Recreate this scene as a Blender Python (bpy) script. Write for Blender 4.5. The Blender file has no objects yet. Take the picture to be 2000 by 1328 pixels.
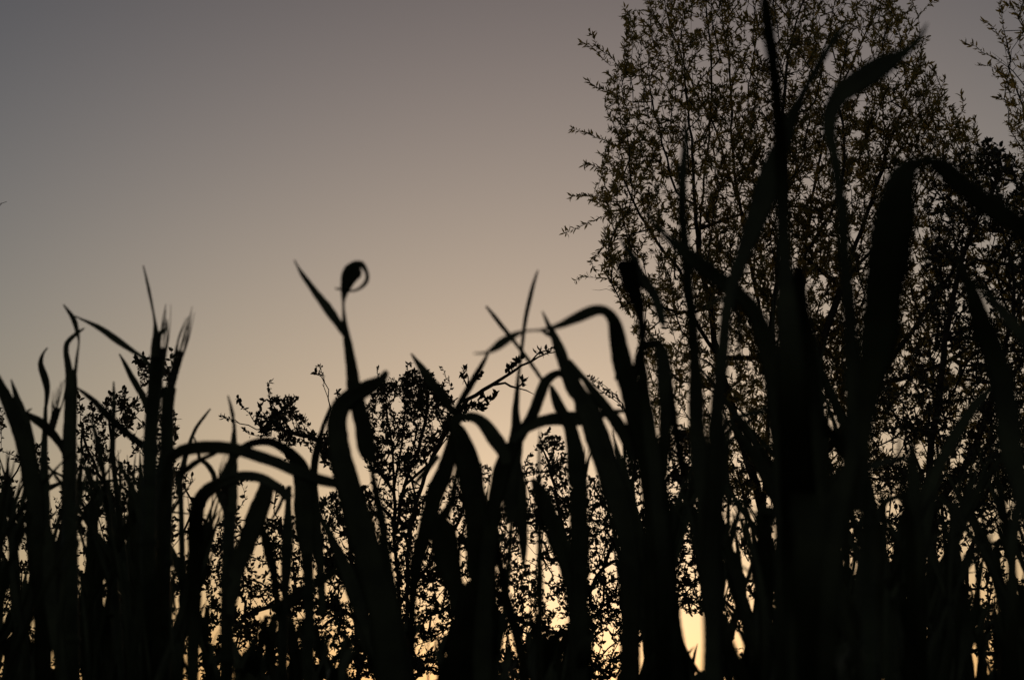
import bpy, math, random
import numpy as np
from mathutils import Vector

# ------------------------------------------------------------------ camera
PITCH = math.radians(14.84)
CAMZ = 0.55
cd = bpy.data.cameras.new("camera")
cam = bpy.data.objects.new("camera", cd)
bpy.context.scene.collection.objects.link(cam)
cam.location = (0, 0, CAMZ)
cam.rotation_euler = (math.pi / 2 + PITCH, 0, 0)
cd.lens = 50; cd.sensor_width = 36; cd.clip_start = 0.05; cd.clip_end = 2000
cd.dof.use_dof = True; cd.dof.focus_distance = 11.0; cd.dof.aperture_fstop = 17.0
bpy.context.scene.camera = cam
S = bpy.context.scene

# ------------------------------------------------------------------ dusk sky
SUN_AZ = Vector((0.06251604, 0.99804396, 0.0))
w = bpy.data.worlds.new("World"); S.world = w; w.use_nodes = True
nt = w.node_tree; nt.nodes.clear()
def N(t, **k):
    n = nt.nodes.new(t)
    for a, b in k.items(): setattr(n, a, b)
    return n
def M(op, a, b=None, c=None):
    n = N('ShaderNodeMath', operation=op)
    for i, v in enumerate((a, b, c)):
        if v is None: continue
        if isinstance(v, (int, float)): n.inputs[i].default_value = v
        else: nt.links.new(v, n.inputs[i])
    return n.outputs[0]
tc = N('ShaderNodeTexCoord')
nrm = N('ShaderNodeVectorMath', operation='NORMALIZE'); nt.links.new(tc.outputs['Generated'], nrm.inputs[0])
sep = N('ShaderNodeSeparateXYZ'); nt.links.new(nrm.outputs[0], sep.inputs[0])
dot = N('ShaderNodeVectorMath', operation='DOT_PRODUCT'); nt.links.new(nrm.outputs[0], dot.inputs[0])
dot.inputs[1].default_value = SUN_AZ
z = M('MAXIMUM', sep.outputs['Z'], 0.0)
z2 = M('MULTIPLY', z, z)
u = M('SUBTRACT', 1.0, dot.outputs['Value'])
glow = M('EXPONENT', M('MULTIPLY', u, -1 / 0.012))
low = M('EXPONENT', M('MULTIPLY', z, -1 / 0.07))
coef = [(0.1300, -1.7840, 0.0267, -8.7392, 0.3869, 0.052),
        (-0.3274, -0.7878, -1.8256, -6.8843, 0.4811, 0.054),
        (-1.0662, 1.1491, -3.8690, -5.0749, 0.6978, 0.056)]
comb = N('ShaderNodeCombineColor')
for i, (a, b, c, e, g, fl) in enumerate(coef):
    s = M('MULTIPLY_ADD', z, b, a)
    s = M('MULTIPLY_ADD', z2, c, s)
    s = M('MULTIPLY_ADD', u, e, s)
    s = M('MULTIPLY_ADD', glow, g, s)
    s = M('MULTIPLY_ADD', low, (.07, -.22, -.76)[i], s)
    s = M('EXPONENT', s)
    s = M('ADD', s, M('MULTIPLY', M('MINIMUM', u, 1.0), fl))
    nt.links.new(s, comb.inputs[i])
bg = N('ShaderNodeBackground'); out = N('ShaderNodeOutputWorld')
nt.links.new(comb.outputs[0], bg.inputs['Color']); bg.inputs['Strength'].default_value = 1.0
nt.links.new(bg.outputs[0], out.inputs['Surface'])

sl = bpy.data.lights.new("sun", 'SUN'); sl.energy = 0.15; sl.angle = math.radians(1.5); sl.color = (1, .62, .3)
so = bpy.data.objects.new("sun", sl); S.collection.objects.link(so)
sd = Vector((SUN_AZ.x, SUN_AZ.y, math.tan(math.radians(2.5))))
so.rotation_euler = sd.to_track_quat('Z', 'Y').to_euler()

S.view_settings.view_transform = 'Standard'; S.view_settings.look = 'None'
S.view_settings.exposure = 0; S.view_settings.gamma = 1
S.cycles.max_bounces = 6; S.cycles.transparent_max_bounces = 8

# ------------------------------------------------------------------ helpers
rng = np.random.default_rng(7)
FPX = 2000 * 50 / 36
CP, SP = math.cos(PITCH), math.sin(PITCH)
CAM = np.array([0, 0, CAMZ])
def at(px, py, Y):
    """the place seen in direction (px,py) of the 2000 px photo at ground distance Y"""
    px = np.asarray(px, float); py = np.asarray(py, float); Y = np.asarray(Y, float)
    cx = (px - 1000) / FPX; cy = (664 - py) / FPX
    d = np.stack([cx + 0 * cy, CP - cy * SP, SP + cy * CP], -1)
    return CAM + d * (Y / d[..., 1])[..., None]
MPP = 1 / FPX                                     # metres per photo pixel per metre of distance

def mat(name, col, rough=.6, spec=.3, trans=0.0, tcol=None, var=.25, scale=30, bump=0.0):
    m = bpy.data.materials.new(name); m.use_nodes = True; t = m.node_tree
    p = t.nodes['Principled BSDF']; p.inputs['Roughness'].default_value = rough
    p.inputs['Specular IOR Level'].default_value = spec
    c = t.nodes.new('ShaderNodeTexCoord'); n = t.nodes.new('ShaderNodeTexNoise'); n.inputs['Scale'].default_value = scale
    n.inputs['Detail'].default_value = 4
    t.links.new(c.outputs['Object'], n.inputs['Vector'])
    r = t.nodes.new('ShaderNodeValToRGB')
    r.color_ramp.elements[0].position = .35; r.color_ramp.elements[1].position = .65
    r.color_ramp.elements[0].color = (*[v * (1 - var) for v in col], 1)
    r.color_ramp.elements[1].color = (*[v * (1 + var) for v in col], 1)
    t.links.new(n.outputs['Fac'], r.inputs[0]); t.links.new(r.outputs[0], p.inputs['Base Color'])
    if bump:
        b = t.nodes.new('ShaderNodeBump'); b.inputs['Strength'].default_value = bump; b.inputs['Distance'].default_value = .01
        t.links.new(n.outputs['Fac'], b.inputs['Height']); t.links.new(b.outputs[0], p.inputs['Normal'])
    if trans:
        tr = t.nodes.new('ShaderNodeBsdfTranslucent'); tr.inputs[0].default_value = (*(tcol or col), 1)
        mx = t.nodes.new('ShaderNodeMixShader'); mx.inputs[0].default_value = trans
        t.links.new(p.outputs[0], mx.inputs[1]); t.links.new(tr.outputs[0], mx.inputs[2])
        t.links.new(mx.outputs[0], t.nodes['Material Output'].inputs[0])
    return m
MAT = dict(
    blade=mat('green_leaf_blade', (.06, .07, .034), .55, .2, .14, (.08, .09, .02), scale=60),
    straw=mat('green_stem', (.04, .05, .025), .7, .15, scale=60),
    ear=mat('cereal_ear', (.06, .06, .04), .7, .2, .10, (.10, .08, .04), scale=120),
    willow=mat('willow_leaf', (.075, .075, .032), .6, .2, .55, (.33, .28, .09), scale=3, var=.5),
    shrub=mat('shrub_leaf', (.045, .05, .028), .55, .3, .22, (.07, .05, .015), scale=4, var=.4),
    bark=mat('bark', (.05, .04, .03), .9, .1, scale=12, bump=.4),
    soil=mat('soil', (.06, .05, .035), .95, .1, scale=3, bump=.6),
    wire=mat('dark_wire', (.03, .03, .03), .5, .3),
)
class MB:
    """collects vertex and face arrays for one mesh"""
    def __init__(s): s.v = []; s.q = []; s.t = []; s.n = 0
    def add(s, v, q=None, t=None):
        v = np.asarray(v, np.float32).reshape(-1, 3)
        if q is not None and len(q): s.q.append(np.asarray(q, np.int32).reshape(-1, 4) + s.n)
        if t is not None and len(t): s.t.append(np.asarray(t, np.int32).reshape(-1, 3) + s.n)
        s.v.append(v); s.n += len(v)
    def build(s, name, m, parent=None, origin=None, smooth=True):
        v = np.concatenate(s.v)
        if origin is not None: v = v - np.asarray(origin, np.float32)
        q = np.concatenate(s.q) if s.q else np.zeros((0, 4), np.int32)
        t = np.concatenate(s.t) if s.t else np.zeros((0, 3), np.int32)
        me = bpy.data.meshes.new(name)
        me.vertices.add(len(v)); me.vertices.foreach_set('co', v.astype(np.float32).ravel())
        me.loops.add(q.size + t.size); me.loops.foreach_set('vertex_index', np.concatenate([q.ravel(), t.ravel()]))
        me.polygons.add(len(q) + len(t))
        st = np.concatenate([np.arange(len(q)) * 4, q.size + np.arange(len(t)) * 3]).astype(np.int32)
        me.polygons.foreach_set('loop_start', st)
        me.polygons.foreach_set('use_smooth', np.full(len(st), smooth))
        me.update(calc_edges=True); me.materials.append(m)
        o = bpy.data.objects.new(name, me); S.collection.objects.link(o)
        if parent is not None: o.parent = parent
        elif origin is not None: o.location = origin
        return o
def empty(name, loc, label, cat, group=None):
    o = bpy.data.objects.new(name, None); S.collection.objects.link(o)
    o.location = loc; o.empty_display_size = .1
    o['label'] = label; o['category'] = cat
    if group: o['group'] = group
    return o

def smooth_path(P, step):
    """Catmull-Rom through rows of P (any number of columns), spaced about `step` in the first two columns"""
    P = np.asarray(P, float)
    if len(P) == 2: P = np.array([P[0], (P[0] + P[1]) / 2, P[1]])
    E = np.vstack([2 * P[0] - P[1], P, 2 * P[-1] - P[-2]])
    out_ = []
    for i in range(1, len(E) - 2):
        a, b, c, d = E[i - 1:i + 3]
        n = max(2, int(np.hypot(*(c - b)[:2]) / step))
        t = np.linspace(0, 1, n, endpoint=False)[:, None]
        out_.append(.5 * ((2 * b) + (c - a) * t + (2 * a - 5 * b + 4 * c - d) * t ** 2 + (3 * b - a - 3 * c + d) * t ** 3))
    out_.append(E[-2][None])
    return np.vstack(out_)

def tube(mb, C, R, k=7):
    C = np.asarray(C, float); R = np.asarray(R, float)
    T = np.gradient(C, axis=0); T /= np.linalg.norm(T, axis=1)[:, None] + 1e-12
    ref = np.array([.31, .9, .17]); A = np.cross(T, ref); A /= np.linalg.norm(A, axis=1)[:, None] + 1e-12
    B = np.cross(T, A); a = np.arange(k) / k * 2 * np.pi
    V = C[:, None] + R[:, None, None] * (np.cos(a)[None, :, None] * A[:, None] + np.sin(a)[None, :, None] * B[:, None])
    n = len(C); i = np.arange(n - 1)[:, None] * k; j = np.arange(k)[None]
    q = np.stack([i + j, i + (j + 1) % k, i + k + (j + 1) % k, i + k + j], -1).reshape(-1, 4)
    mb.add(V.reshape(-1, 3), q)

def ribbon(mb, C, W, twist, fold=.22, wave=0.0):
    """grass leaf: a closed thin strip with a keeled midrib, half-width W/2 along centre line C"""
    C = np.asarray(C, float); n = len(C)
    T = np.gradient(C, axis=0); T /= np.linalg.norm(T, axis=1)[:, None] + 1e-12
    Vd = C - CAM; Vd /= np.linalg.norm(Vd, axis=1)[:, None]
    A = np.cross(T, Vd); A /= np.linalg.norm(A, axis=1)[:, None] + 1e-12
    B = np.cross(A, T)
    c, s_ = np.cos(twist)[:, None], np.sin(twist)[:, None]
    A2 = A * c + B * s_; B2 = B * c - A * s_
    h = (W / 2 / np.cos(twist))[:, None]
    if wave:
        h = h * (1 + wave * np.sin(np.linspace(0, n * .35, n) + rng.random() * 6))[:, None]
    th = .00022
    k_ = np.linspace(0, 1, n)
    def edge():
        e = 1 + .035 * np.sin(k_ * rng.uniform(14, 30) + rng.random() * 6) + .03 * np.sin(k_ * rng.uniform(40, 70) + rng.random() * 6) + .02 * rng.normal(0, 1, n)
        if n > 20 and rng.random() < .35:
            c0 = rng.uniform(.3, .9); e *= 1 - .35 * np.exp(-((k_ - c0) / .012) ** 2)      # a nick
        return e[:, None]
    hl, hr_ = h * edge(), h * edge()
    rings = np.stack([C - A2 * hl - B2 * h * fold, C - A2 * h * .5 - B2 * (h * fold * .3 - th), C + B2 * th * 2,
                      C + A2 * h * .5 - B2 * (h * fold * .3 - th), C + A2 * hr_ - B2 * h * fold,
                      C + A2 * h * .5 - B2 * (h * fold * .3 + th), C - B2 * th, C - A2 * h * .5 - B2 * (h * fold * .3 + th)], 1)
    k = 8; i = np.arange(n - 1)[:, None] * k; j = np.arange(k)[None]
    q = np.stack([i + j, i + (j + 1) % k, i + k + (j + 1) % k, i + k + j], -1).reshape(-1, 4)
    mb.add(rings.reshape(-1, 3), q)

# ------------------------------------------------------------------ the ground
def grid_sheet(name, m, x0, x1, y0, y1, nx, ny, hfun, z0=0):
    X, Y = np.meshgrid(np.linspace(x0, x1, nx), np.linspace(y0, y1, ny))
    Z = z0 + hfun(X, Y)
    i = np.arange(ny - 1)[:, None] * nx + np.arange(nx - 1)[None]
    q = np.stack([i, i + 1, i + nx + 1, i + nx], -1).reshape(-1, 4)
    mb = MB(); mb.add(np.stack([X, Y, Z], -1).reshape(-1, 3), q)
    o = mb.build(name, m); o['kind'] = 'structure'; return o
grid_sheet('ground', MAT['soil'], -900, 900, -300, 1500, 241, 241,
           lambda X, Y: 0.0 + .15 * np.sin(X * .021 + 1) * np.sin(Y * .017) * np.clip((np.hypot(X, Y) - 30) / 60, 0, 1))

# ------------------------------------------------------------------ barley plants traced one by one
mask_ = np.zeros((332 + 120, 500), bool)          # where leaves already stand (quarter size), to place the crowd behind them
def paint(pts):
    for x, y, w_ in pts:
        r = max(w_ / 8, .6)
        x0, x1 = int((x / 4) - r), int((x / 4) + r) + 1; y0 = int(y / 4)
        if x1 > 0 and x0 < 500 and 0 <= y0 < 452: mask_[max(y0, 0):y0 + 2, max(x0, 0):min(x1, 500)] = True

def leaf_path(pts, Y, base=None, keep=False, drift=None, free=False):
    """photo-plane stroke -> 3D centre line and widths; runs on to the ground when it leaves the frame"""
    pts = [tuple(p) for p in pts]
    if not keep and pts[0][1] < pts[-1][1]: pts = pts[::-1]
    P = smooth_path(np.array(pts, float), 9)
    paint(P)
    n = len(P)
    L = np.concatenate([[0], np.cumsum(np.hypot(*np.diff(P[:, :2], axis=0).T))])
    a = rng.uniform(-1, 1, 3) if drift is None else [drift, 0, 0]
    prof = (L / 500)
    dY = Y * .10 * (a[0] * prof + a[1] * .35 * np.sin(prof * 4)) * (0 if free else 1)
    C = at(P[:, 0], P[:, 1], Y + dY)
    W = (P[:, 2] * 1.06 + 1.6) * MPP * (Y + dY) / CP
    ext = pts[0][1] >= 1290
    if ext:
        b = np.array([C[0, 0] * .97, Y, 0.0]) if base is None else np.array(base)
        d0 = C[0] - C[1]; d0 /= np.linalg.norm(d0)
        t = np.linspace(0, 1, 10)[:-1, None]
        m1 = C[0] + d0 * .2
        Q = (1 - t) ** 2 * b + 2 * t * (1 - t) * m1 + t ** 2 * C[0]
        C = np.vstack([Q, C]); W = np.concatenate([np.linspace(.006, W[0], 10)[:-1], W])
    return C, W

def add_leaf(root, loc, pts, Y, keep=False, name='leaf', **k):
    C, W = leaf_path(pts, Y, keep=keep, **k)
    n = len(C); tw = (rng.uniform(-.45, .45) + .35 * np.sin(np.linspace(0, rng.uniform(1, 5), n) + rng.random() * 6))
    mb = MB(); ribbon(mb, C, W, tw, fold=rng.uniform(.12, .3), wave=.04)
    return mb.build(name, MAT['blade'], root, loc)

def add_stem(root, loc, pts, Y, **k):
    C, W = leaf_path(pts, Y, **k)
    mb = MB(); tube(mb, C, W / 2, 8)
    # swollen nodes where the leaf sheaths sit
    for f in (.25, .5, .75):
        i = int(len(C) * f)
        if 1 < i < len(C) - 2: tube(mb, C[i - 1:i + 2], W[i - 1:i + 2] * np.array([.5, .62, .5]), 8)
    return mb.build('stem', MAT['straw'], root, loc)

def add_ear(root, loc, b, t, w_, tips, Y):
    """bearded ear from b to t (photo px), awns running on to the tips"""
    b3 = at(*b, Y); t3 = at(*t, Y + .01); ax = t3 - b3; Ln = np.linalg.norm(ax); ax /= Ln
    V = (b3 - CAM) / np.linalg.norm(b3 - CAM); sx = np.cross(ax, V); sx /= np.linalg.norm(sx); sy = np.cross(sx, ax)
    W = w_ * 1.15 * MPP * Y
    mb = MB(); aw = MB()
    nk = 12
    tube(mb, [b3 + ax * Ln * f for f in np.linspace(0, 1, 6)], [W * .2] * 6, 6)
    T3 = [at(x, y, Y + rng.uniform(-.01, .01)) for x, y in tips]; tm = (T3[0] + T3[1]) / 2; lw = np.linalg.norm(T3[1] - T3[0])
    for i in range(nk):
        for sd_ in (-1, 0, 1):
            p = b3 + ax * Ln * (i / nk) + sx * W * .24 * sd_ + sy * W * .2 * (i % 2 - .5)
            kl = Ln / nk * 2.1
            dr = ax + sx * .16 * sd_; dr /= np.linalg.norm(dr)
            tt = np.linspace(0, 1, 5)
            taper = 1 if i < nk * .7 else .8
            tube(mb, [p + dr * kl * f for f in tt], np.array([.05, .16, .19, .12, .02]) * W * taper, 6)
            if i > 2 and (i + sd_) % 2 == 0:
                q = p + dr * kl * .9
                tp = tm + (tm - t3) * rng.uniform(-.45, .12) + sx * (sd_ * .2 * lw + rng.normal(0, .14) * lw) + sy * rng.normal(0, .3) * lw
                g = np.linspace(0, 1, 7)[:, None]
                pts = q * (1 - g) + tp * g + sx * (.0012 * sd_) * np.sin(g * 3.1)
                tube(aw, pts, np.linspace(.0006, .0002, 7), 4)
    e = mb.build('ear', MAT['ear'], root, loc)
    aw.build('awns', MAT['ear'], e, (0, 0, 0)).data.transform(__import__('mathutils').Matrix.Translation(-Vector(loc)))
    return e

def plant(Y, label, leaves=(), stems=(), ears=(), hooked=(), x=None, group=None):
    """hooked leaves are given base first (they arch over); the others in any order"""
    allp = [p for l in (*stems, *leaves, *hooked) for p in l]
    bx = x if x is not None else max(allp, key=lambda p: p[1])[0]
    g = at(bx, 1328, Y); loc = (float(g[0]), Y, 0.0)
    r = empty('barley_plant', loc, label, 'barley plant', group)
    base = np.array(loc)
    stems = list(stems)
    if not stems:
        top = max(allp, key=lambda p: p[1])
        if top[1] < 1290: stems = [[(bx, 1335, 11), ((bx + top[0]) / 2 + 4, (1335 + top[1]) / 2, 10), (top[0], top[1] - 12, 7)]]
    for s in stems: add_stem(r, loc, s, Y, base=base)
    for l in leaves: add_leaf(r, loc, l, Y, base=base + rng.normal(0, .004, 3) * (1, 1, 0))
    for l in hooked: add_leaf(r, loc, l, Y, keep=True, base=base)
    for e in ears: add_ear(r, loc, *e, Y)
    return r

# ---- left side, about 1.1 m away
plant(1.15, 'barley plant cut by the left frame edge, two broad leaning blades',
      leaves=[[(-10, 735, 14), (10, 775, 20), (28, 815, 26), (45, 860, 28), (60, 930, 30), (72, 1020, 30), (78, 1150, 26), (82, 1340, 22)],
              [(22, 741, 1), (33, 775, 9), (46, 810, 14), (56, 850, 16), (66, 920, 18), (75, 1000, 18)]],
      hooked=[[(60, 890, 14), (30, 830, 6), (15, 765, 6), (8, 760, 3)]])
plant(1.25, 'barley plant with a single curled leaf tip standing at the far left',
      stems=[[(88, 1340, 20), (90, 1100, 18), (87, 950, 15), (86, 890, 12), (88, 835, 8), (89, 795, 5)]],
      leaves=[[(93, 679, 1), (84, 691, 3), (79, 710, 8), (86, 732, 12), (92, 756, 11), (92, 776, 7), (89, 800, 4)],
              [(62, 798, 1), (52, 806, 5), (70, 820, 14), (92, 836, 16), (118, 868, 12), (128, 890, 9)]],
      ears=[((98, 845), (112, 797), 15, [(121, 738), (126, 752), (113, 765)])])
plant(1.1, 'barley plant with forked top blades and a long leaf drooping right',
      stems=[[(140, 1340, 26), (138, 1150, 26), (136, 950, 24), (138, 860, 20), (143, 760, 14), (146, 722, 5)]],
      leaves=[[(128, 1345, 20), (132, 1000, 20), (134, 900, 20), (138, 770, 18), (136, 725, 13), (130, 690, 9), (132, 670, 8), (145, 656, 6), (155, 648, 4), (165, 641, 1)],
              [(146, 735, 5), (150, 700, 4), (154, 668, 2), (151, 648, 7), (143, 622, 8), (124, 595, 1)]],
      hooked=[[(298, 730, 3), (280, 700, 5), (262, 688, 7), (235, 670, 11), (205, 648, 10), (180, 633, 6), (160, 624, 3), (146, 617, 1)]])
plant(1.05, 'tall barley plant with needle leaf tip and two bearded ears',
      stems=[[(318, 1345, 24), (320, 1100, 26), (324, 950, 25), (326, 880, 24), (327, 800, 22), (331, 757, 24)],
             [(288, 1345, 22), (290, 1100, 24), (293, 890, 24), (298, 800, 24), (304, 740, 24), (308, 700, 22)]],
      leaves=[[(280, 519, 1), (290, 562, 4), (301, 618, 3), (304, 645, 8), (305, 680, 18), (304, 740, 24), (300, 800, 22)],
              [(327, 640, 1), (317, 647, 7), (307, 660, 7), (302, 685, 6)]],
      ears=[((316, 730), (318, 680), 13, [(323, 594), (333, 600), (312, 625)]),
            ((332, 758), (352, 686), 17, [(366, 602), (377, 610), (362, 640)])])
plant(1.3, 'barley plant with one straight blade leaning left below the needle tip',
      leaves=[[(233, 691, 1), (245, 712, 6), (256, 734, 9), (277, 770, 11), (288, 800, 9)], [(222, 745, 1), (222, 785, 6), (221, 830, 8), (219, 900, 10)]], x=262)
plant(1.2, 'barley plant whose long leaf slants down right behind the forked plant',
      leaves=[[(150, 757, 2), (165, 768, 6), (187, 786, 9), (217, 816, 12), (256, 850, 11), (292, 876, 10)],
              [(178, 813, 1), (183, 835, 5), (190, 862, 8), (200, 920, 10)]], x=238)
plant(1.35, 'thin barley plant with a fine leaf curving right above the long arch',
      leaves=[[(411, 798, 1), (398, 814, 4), (382, 836, 5), (368, 870, 6), (352, 930, 10)], [(377, 850, 1), (386, 872, 3), (390, 900, 5)]], x=352)
plant(1.0, 'upright barley plant with a spear tip rising through the long arch',
      stems=[[(442, 1345, 22), (444, 1150, 22), (448, 1020, 21), (452, 940, 18), (456, 880, 13), (457, 845, 7)]],
      leaves=[[(445, 772, 1), (452, 799, 5), (457, 830, 5), (457, 862, 8), (455, 930, 16), (452, 1000, 20)]],
      ears=[((437, 985), (437, 945), 10, [(434, 890), (440, 896)])])
plant(.95, 'barley plant whose long flat leaf arches right across the lower left',
      hooked=[[(300, 1345, 14), (312, 1100, 14), (322, 960, 12), (330, 905, 14), (345, 886, 18), (368, 877, 20), (410, 873, 22), (455, 877, 22), (500, 889, 20), (540, 902, 19), (576, 918, 20), (620, 934, 20), (655, 943, 17), (690, 955, 8)]],
      leaves=[[(352, 975, 10), (348, 930, 12), (368, 912, 11), (387, 899, 9), (423, 884, 4)]])
plant(.98, 'barley plant with a rounded arch tucked under the long flat leaf',
      stems=[[(600, 1345, 18), (604, 1250, 18), (603, 1140, 18), (599, 1080, 22)]],
      hooked=[[(430, 940, 10), (448, 905, 12), (468, 879, 13), (490, 865, 12), (520, 860, 14), (550, 871, 15), (575, 892, 20), (592, 925, 32), (594, 1000, 34), (600, 1080, 25), (603, 1130, 12)]])
plant(1.02, 'barley plant with a low arch and a broad blade falling from its peak',
      hooked=[[(375, 1345, 20), (382, 1100, 24), (385, 1000, 26), (400, 965, 24), (425, 947, 22), (450, 937, 19), (475, 930, 17), (510, 934, 18), (545, 955, 18), (566, 975, 16)],
              [(518, 938, 16), (517, 960, 28), (503, 1000, 33), (490, 1040, 34), (472, 1085, 31), (458, 1130, 26), (450, 1200, 14)]])
plant(1.3, 'small barley plant with thin hooked leaves between the lower arches',
      hooked=[[(440, 1000, 6), (425, 960, 8), (416, 924, 8), (402, 905, 7), (388, 897, 5)]],
      leaves=[[(507, 1000, 4), (511, 1022, 9), (518, 1050, 13), (528, 1090, 14), (537, 1130, 10), (542, 1170, 8), (545, 1200, 10)],
              [(555, 965, 3), (545, 990, 5), (530, 1015, 2)]], x=545)
plant(1.12, 'straight barley plant in the lower left gap, swollen in the middle',
      stems=[[(553, 1345, 14), (556, 1200, 10), (557, 1150, 12), (559, 1115, 18), (562, 1040, 18), (563, 985, 10), (565, 950, 8)]],
      leaves=[[(540, 1200, 34), (560, 1178, 26), (585, 1158, 20), (612, 1141, 16), (640, 1125, 14), (662, 1112, 8)]])
plant(1.2, 'slim barley plant with a grey faded tip left of the big looped blade',
      leaves=[[(645, 792, 1), (634, 822, 5), (625, 850, 9), (617, 885, 12), (612, 930, 13), (616, 1000, 15), (625, 1100, 14), (630, 1200, 12)],
              [(625, 1005, 4), (650, 1058, 14), (682, 1135, 26), (710, 1212, 26), (740, 1290, 22)]], x=640)
# ---- centre hero with the curl
plant(.82, 'tall barley plant ending in a tight teardrop curl against open sky',
      leaves=[[(575, 508, 1), (582, 522, 3), (593, 540, 8), (606, 558, 10), (617, 573, 13), (641, 605, 17), (660, 632, 14), (674, 655, 8)],
              ],
      stems=[[(800, 1345, 20), (775, 1200, 18), (757, 1100, 16), (746, 1020, 15), (735, 965, 13), (728, 925, 8), (724, 900, 7), (718, 870, 8)]],
      hooked=[[(728, 905, 2), (722, 892, 22), (716, 878, 31), (707, 826, 29), (698, 790, 28), (692, 762, 27), (689, 736, 23), (684, 700, 18), (677, 661, 13), (673, 631, 8), (671, 604, 4), (671, 588, 5), (673, 573, 13), (677, 556, 23), (683, 541, 31), (690, 531, 34), (698, 522, 24), (706, 518, 12), (713, 526, 7), (717, 537, 6), (716, 548, 7), (709, 558, 6), (699, 565, 4), (688, 568, 3), (672, 566, 3), (655, 563, 2)]])
plant(.8, 'barley plant with the broadest looped blade, its blunt tip pointing right',
      hooked=[[(770, 1345, 64), (750, 1195, 58), (728, 1124, 54), (706, 1040, 50), (688, 975, 47), (676, 935, 45), (664, 885, 38), (657, 841, 34), (660, 808, 33), (672, 786, 34), (692, 770, 33), (712, 760, 31), (733, 750, 25), (747, 739, 16), (754, 727, 9), (756, 724, 3)]])
plant(1.0, 'barley plant with thin blade crossing left of the broad hooked middle leaf',
      leaves=[[(803, 690, 1), (811, 702, 6), (824, 720, 13), (838, 741, 18), (854, 762, 21), (868, 781, 17), (880, 797, 12), (890, 812, 8)],
              [(955, 686, 2), (944, 706, 7), (932, 727, 10), (920, 748, 11), (908, 768, 11), (897, 787, 9), (886, 812, 8), (882, 850, 14), (872, 900, 26), (862, 930, 30), (848, 966, 30), (830, 1036, 26), (812, 1107, 18), (805, 1177, 14), (800, 1345, 14)],
              [(807, 952, 1), (814, 940, 5), (823, 930, 8), (838, 912, 9), (856, 890, 10)]])
plant(.9, 'barley plant whose leaf bends over like a hook right of the looped blade',
      hooked=[[(905, 1345, 90), (930, 1200, 80), (938, 1120, 52), (933, 1040, 46), (924, 960, 43), (913, 905, 42), (903, 865, 38), (893, 840, 30), (890, 826, 20), (900, 816, 14), (918, 814, 16), (936, 820, 19), (952, 836, 23), (965, 855, 25), (980, 878, 25), (990, 905, 20)]],
      leaves=[[(892, 915, 4), (888, 950, 9), (880, 985, 12), (868, 1010, 22), (868, 1045, 46), (874, 1090, 46), (886, 1140, 34), (900, 1200, 30)]])
plant(.88, 'barley plant with a slender spear crossing the high arch, wide at its foot',
      leaves=[[(1051, 528, 1), (1045, 548, 5), (1038, 575, 7), (1026, 630, 6), (1020, 681, 5), (1014, 726, 5), (1010, 771, 9), (1008, 801, 12), (1009, 831, 17), (1008, 860, 24), (1003, 900, 30), (997, 960, 26), (1000, 1020, 20)],
              [(949, 598, 2), (964, 616, 6), (981, 638, 7), (1005, 668, 6), (1035, 708, 6), (1058, 742, 5)]], x=965)
plant(.78, 'barley plant with a long high arch sweeping left from a thick upright blade',
      hooked=[[(1320, 1345, 60), (1300, 1200, 56), (1288, 1060, 52), (1278, 950, 48), (1265, 880, 44), (1246, 820, 41), (1231, 765, 38), (1216, 710, 35), (1207, 665, 31), (1201, 635, 26), (1193, 618, 20), (1180, 607, 17), (1163, 606, 18), (1143, 613, 19), (1119, 624, 16), (1100, 633, 12), (1083, 639, 9), (1055, 645, 4), (1030, 646, 3), (1010, 652, 9), (995, 660, 14), (980, 670, 16), (965, 681, 12), (952, 688, 5), (940, 690, 3), (925, 690, 1)]])
plant(.8, 'barley plant with a ragged double blade leaning left under the high arch',
      leaves=[[(1059, 608, 1), (1065, 622, 5), (1071, 636, 8), (1083, 661, 14), (1095, 694, 20), (1110, 735, 27), (1125, 771, 33), (1145, 806, 38), (1165, 860, 44), (1188, 930, 44), (1212, 1010, 42), (1228, 1100, 34), (1230, 1345, 34)],
              [(1055, 644, 2), (1068, 652, 6), (1083, 660, 9), (1096, 680, 11), (1106, 700, 6), (1110, 710, 2)],
              [(1113, 702, 2), (1121, 715, 7), (1131, 729, 10), (1155, 759, 15), (1182, 795, 21), (1205, 825, 23), (1225, 858, 22), (1240, 900, 22)]])
plant(.85, 'barley plant forming a tent of bent leaves in the centre foreground',
      hooked=[[(942, 1345, 36), (946, 1200, 32), (954, 1070, 28), (968, 970, 28), (985, 905, 30), (1003, 870, 24), (1022, 840, 20), (1040, 808, 20), (1052, 778, 20), (1062, 752, 18), (1074, 737, 15), (1090, 729, 13), (1102, 735, 11), (1110, 760, 10)],
              [(1000, 862, 16), (1020, 845, 14), (1050, 828, 18), (1080, 821, 22), (1110, 820, 24), (1140, 819, 24), (1170, 812, 16), (1195, 805, 9), (1225, 802, 6), (1282, 795, 3)]],
      leaves=[[(1076, 752, 4), (1082, 770, 14), (1092, 795, 20), (1106, 818, 20), (1118, 850, 26), (1126, 920, 32), (1131, 1010, 34), (1133, 1100, 30), (1136, 1345, 26)],
              [(1054, 840, 1), (1053, 880, 4), (1053, 960, 7), (1054, 1100, 10), (1055, 1345, 12)]])
plant(.92, 'barley plant of stiff dark blades fanning below the centre tent of leaves',
      leaves=[[(1040, 935, 6), (1055, 965, 26), (1072, 1010, 34), (1092, 1060, 36), (1112, 1110, 34), (1125, 1180, 34), (1130, 1345, 34)],
              [(1012, 905, 14), (1014, 960, 26), (1019, 1020, 22), (1022, 1075, 12), (1024, 1112, 1)],
              [(1030, 1345, 14), (1010, 1240, 16), (985, 1150, 14), (975, 1080, 10), (968, 1040, 4)]])
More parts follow.
